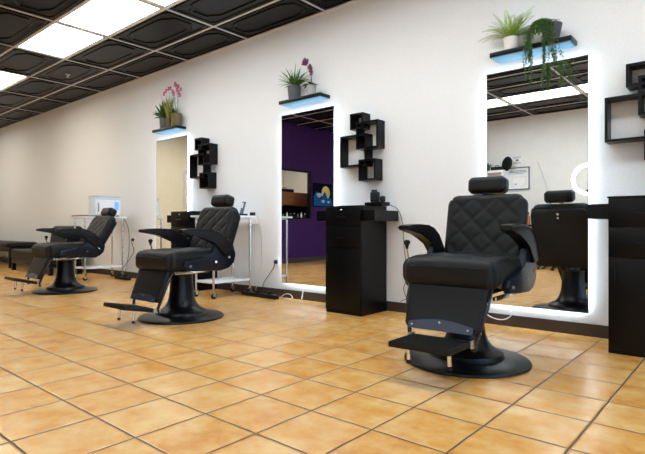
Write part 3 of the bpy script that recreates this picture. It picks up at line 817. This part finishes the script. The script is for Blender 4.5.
# hutch behind the opening
t = empty('reception_desk', (-8.45, -.1, 0), 'brown wood reception desk seen through the opening of the purple wall', 'desk')
MB().box(-.25, .25, -1.5, 1.0, 0, 1.0, .004).build('base_cabinet', M['black'], t)
MB().box(-.25, -.2, -1.5, 1.0, 1.0, 1.30).build('back_panel', M['black'], t, smooth=0)
MB().box(-.25, .25, -1.5, 1.0, 1.30, 1.60, .004).build('upper_shelf', M['wood'], t)
for k, (y, sx, sz, m, nm, lb) in enumerate(((.50, .18, .10, 'rubber', 'black_bag', 'black bag lying on top of the wood desk'), (.06, .18, .07, 'white', 'paper_stack', 'white paper stack on top of the wood desk'), (-.40, .2, .08, 'rubber', 'black_case', 'black case on the wood desk, right of the papers'))):
    p = empty(nm, (-8.4, y, 1.60), lb, 'bag' if 'bag' in nm else ('paper' if 'paper' in nm else 'case'))
    if nm == 'paper_stack':
        for q in range(4): MB().box(-.11, .11, -sx+.02*q, sx-.01*q, q*sz/4, (q+.9)*sz/4).build('sheets', M[m], p, smooth=0)
    else:
        MB().pad(.28, sx*2, sz, .03, R=.04, axes='xy', res=(10, 14, 6), mtx=Matrix.Translation((0, 0, sz/2))).build('body', M[m], p)
        MB().tube([(0, -.06, sz-.004), (0, -.05, sz+.03), (0, .05, sz+.03), (0, .06, sz-.004)], .008, 8).build('handle', M['black'], p)
def bottle(x, y, z, h, r, m, label, cap='white', group=None):
    t = empty('bottle', (x, y, z), label, 'bottle', group)
    MB().lathe([(0, 0), (r, 0), (r, h*.62), (r*.8, h*.7), (r*.38, h*.76), (r*.38, h*.84), (0, h*.84)], n=16).build('bottle_body', M[m], t)
    MB().lathe([(0, h*.84), (r*.45, h*.84), (r*.42, h), (0, h)], n=12).build('cap', M[cap], t)
for k in range(8):
    bottle(PX-.022, -.42+k*.115, OZ0+.01, [.09, .12, .07, .10][k % 4], .018, ['rubber', 'potwhite', 'ink', 'rubber'][k % 4], 'small bottle standing on the sill of the purple wall opening', group='bottles on the opening sill')
# opposite work desk
t = empty('work_desk', (-3.3, YO+.30, 0), 'black work desk along the wall reflected in the nearest mirror', 'desk')
MB().box(-1.15, 1.15, -.27, .25, .80, .835, .003).build('desktop', M['black'], t)
for sx in (-1.1, -.35, .4, 1.1): MB().box(sx-.02, sx+.02, -.22, .22, 0, .80, .003).build('leg', M['blackm'], t)
MB().box(-1.1, 1.1, -.20, -.17, .15, .80).build('modesty_panel', M['white'], t, smooth=0)
for k, (x, m, h) in enumerate(((-3.62, 'potwhite', .16), (-3.55, 'rubber', .19), (-3.47, 'orange', .21), (-3.39, 'white', .17), (-3.32, 'rubber', .20), (-3.25, 'ink', .18), (-3.16, 'potwhite', .15))):
    bottle(x+.03, YO+.28+(k % 2)*.05, .835, h*1.2, .03, m, ['stubby white bottle at the left end of the desk bottles', 'tall black bottle left of the orange one', 'orange bottle on the reflected desk', 'white bottle right of the orange one', 'tall black bottle right of the white one', 'grey bottle second from the desk lamp', 'short white bottle nearest the desk lamp'][k], cap='rubber' if m != 'rubber' else 'white')
# desk lamp with a long slanted arm
t = empty('desk_lamp', (-2.98, YO+.36, .835), 'slender silver lamp arm slanting up from the reflected desk', 'lamp')
MB().lathe([(0, 0), (.08, 0), (.08, .012), (.02, .02), (0, .02)], n=24).build('base', M['black'], t)
MB().tube([(0, 0, .02), (-.01, 0, .35), (-.04, 0, .56)], .010, 8).build('pole', M['black'], t)
MB().tube([(-.04, 0, .56), (-.15, 0, .93), (-.26, 0, 1.24)], .007, 8).build('arm', M['alu'], t)
# ring light on a stand
RL = (-2.19, YO+.98)
t = empty('ring_light', (RL[0], RL[1], 0), 'glowing round ring lamp on a stand at the nearest mirror edge', 'ring lamp')
R_ = .25
MB().tube([(R_*math.cos(a), 0, 1.62+R_*math.sin(a)) for a in [2*PI*i/48 for i in range(49)]], .028, 12, cap=False).build('lamp_ring', M['ring'], t)
MB().tube([(0, 0, .55), (0, 0, 1.37)], .010, 10).build('pole', M['rubber'], t)
MB().box(-.035, .035, -.02, .02, 1.36, 1.44, .005).build('clamp', M['rubber'], t)
for k in range(3):
    a = PI/2+2*PI*k/3
    MB().tube([(0, 0, .58), (math.cos(a)*.32, math.sin(a)*.32, .012)], .009, 8).build('leg', M['rubber'], t)
# white open wall unit with a plant and a hood, certificate, notice
t = empty('wall_unit', (-4.21, YO, 1.32), 'white open wall unit left of the framed certificate in the mirror', 'wall cabinet')
b = MB(); b.box(-.35, .27, 0, .30, .60, .65).box(-.35, .27, 0, .30, 0, .04).box(-.35, -.31, 0, .30, .04, .60).box(.23, .27, 0, .30, .04, .60)
b.build('carcass', M['white'], t, smooth=0)
MB().box(-.31, .23, 0, .01, .04, .60).build('back_panel', M['wall_cream'], t, smooth=0)
t = empty('small_plant', (-4.33, YO+.18, 1.97), 'small green plant on top of the reflected white wall unit', 'potted plant')
pot(t, .05, .06, .06, M['potdark'])
spray(40, .13, .04, 1.5, .5, .05, .04).build('leaves', M['mgreen'], t, smooth=0)
t = empty('tool_case', (-4.12, YO+.17, 1.97), 'black tool case next to the small plant on the white unit', 'case')
MB().box(-.11, .11, -.09, .09, 0, .08, .015).build('body', M['rubber'], t)
MB().tube([(-.04, 0, .08), (-.03, 0, .11), (.03, 0, .11), (.04, 0, .08)], .007, 8).build('handle', M['black'], t)
t = empty('wall_fan', (-3.92, YO, 2.08), 'black round wall fan above the framed certificate', 'fan')
MB().tube([(0, 0, 0), (0, .07, 0)], .03, 14).build('bracket', M['rubber'], t)
hd = MB().lathe([(0, -.02), (.06, -.03), (.115, 0), (.12, .03), (.105, .045), (.10, .035), (0, .03)], n=28)
h_ = hd.build('housing', M['rubber'], t); h_.location = (0, .12, .02); h_.rotation_euler = (-PI/2+.2, .0, .3); h_.scale = (1.0, 1.3, 1)
g = MB()
for r in (.03, .06, .09): g.tube([(r*math.cos(a), r*math.sin(a), .045) for a in [2*PI*i/24 for i in range(25)]], .002, 5, cap=False)
g.build('grille', M['bluem'], h_)
t = empty('framed_certificate', (-3.74, YO, 1.56), 'framed certificate in a thin dark frame on the reflected wall', 'certificate')
f = MB(); q = .022; w_, h0 = .235, .47
f.box(-w_, w_, 0, .025, 0, q).box(-w_, w_, 0, .025, h0-q, h0).box(-w_, -w_+q, 0, .025, q, h0-q).box(w_-q, w_, 0, .025, q, h0-q)
f.build('frame', M['ink'], t, smooth=0)
sh = MB().box(-w_+q, w_-q, 0, .008, q, h0-q).build('sheet', M['paper'], t, smooth=0)
l = MB(); l.box(-.17, .17, .008, .010, .36, .375).box(-.12, .12, .008, .010, .33, .337).box(-.15, .17, .008, .010, .395, .405)
l.build('heading_lines', M['ink'], sh, smooth=0)
l = MB(); l.box(-.13, .16, .008, .0105, .08, .085).box(-.13, .16, .008, .0105, .265, .27).box(-.13, -.125, .008, .0105, .085, .265).box(.155, .16, .008, .0105, .085, .265)
l.build('card_border', M['gold'], sh, smooth=0)
MB().box(-.07, -.03, .008, .011, .11, .13).build('seal', M['ink'], sh, smooth=0)
t = empty('wall_notice', (-3.76, YO, 2.09), 'small white paper notice above the framed certificate', 'notice')
sh = MB().box(-.10, .10, 0, .004, 0, .17).build('sheet', M['paper'], t, smooth=0)
l = MB()
for z in (.02, .04, .13, .15): l.box(-.08, .08, .004, .005, z, z+.008)
l.box(-.03, .03, .004, .005, .07, .105); l.build('print', M['ink'], sh, smooth=0)
# opposite stylist stool under the desk
t = empty('rolling_stool', (-2.85, YO+.78, 0), 'black rolling stool beside the reflected desk', 'stool')
MB().pad(.34, .34, .08, .035, R=.16, axes='xy', res=(20, 20, 5), mtx=Matrix.Translation((0, 0, .50))).build('seat', M['leather'], t, smooth=80)
MB().tube([(0, 0, .08), (0, 0, .46)], .02, 12).build('pole', M['chrome'], t)
for k in range(5):
    a = 2*PI*k/5; l = MB().tube([(0, 0, .10), (.24*math.cos(a), .24*math.sin(a), .065)], .012, 8).build('leg', M['blackm'], t)
    MB().ball((.24*math.cos(a), .24*math.sin(a), .028), .028, 10).build('wheel', M['rubber'], l)

# ---------------------------------------------------------------- world + camera
w = bpy.data.worlds.new('world'); S.world = w; w.use_nodes = True
bg = w.node_tree.nodes['Background']
sk = w.node_tree.nodes.new('ShaderNodeTexSky'); sk.sky_type = 'HOSEK_WILKIE'; sk.turbidity = 5
sk.sun_direction = (-.4, .3, .85)
w.node_tree.links.new(sk.outputs[0], bg.inputs[0]); bg.inputs[1].default_value = 18.0

cam = bpy.data.cameras.new('camera'); co = bpy.data.objects.new('camera', cam); C.objects.link(co)
co.location = (0, 0, .8)
th = math.atan(432.5/506)
co.rotation_euler = (PI/2, 0, th)
cam.sensor_width = 36; cam.lens = 506/645*36; cam.shift_y = -.5/645; cam.clip_start = .05
S.camera = co
S.view_settings.view_transform = 'Standard'; S.view_settings.look = 'None'
S.view_settings.gamma = 1; S.view_settings.use_curve_mapping = False
S.view_settings.exposure = -.06
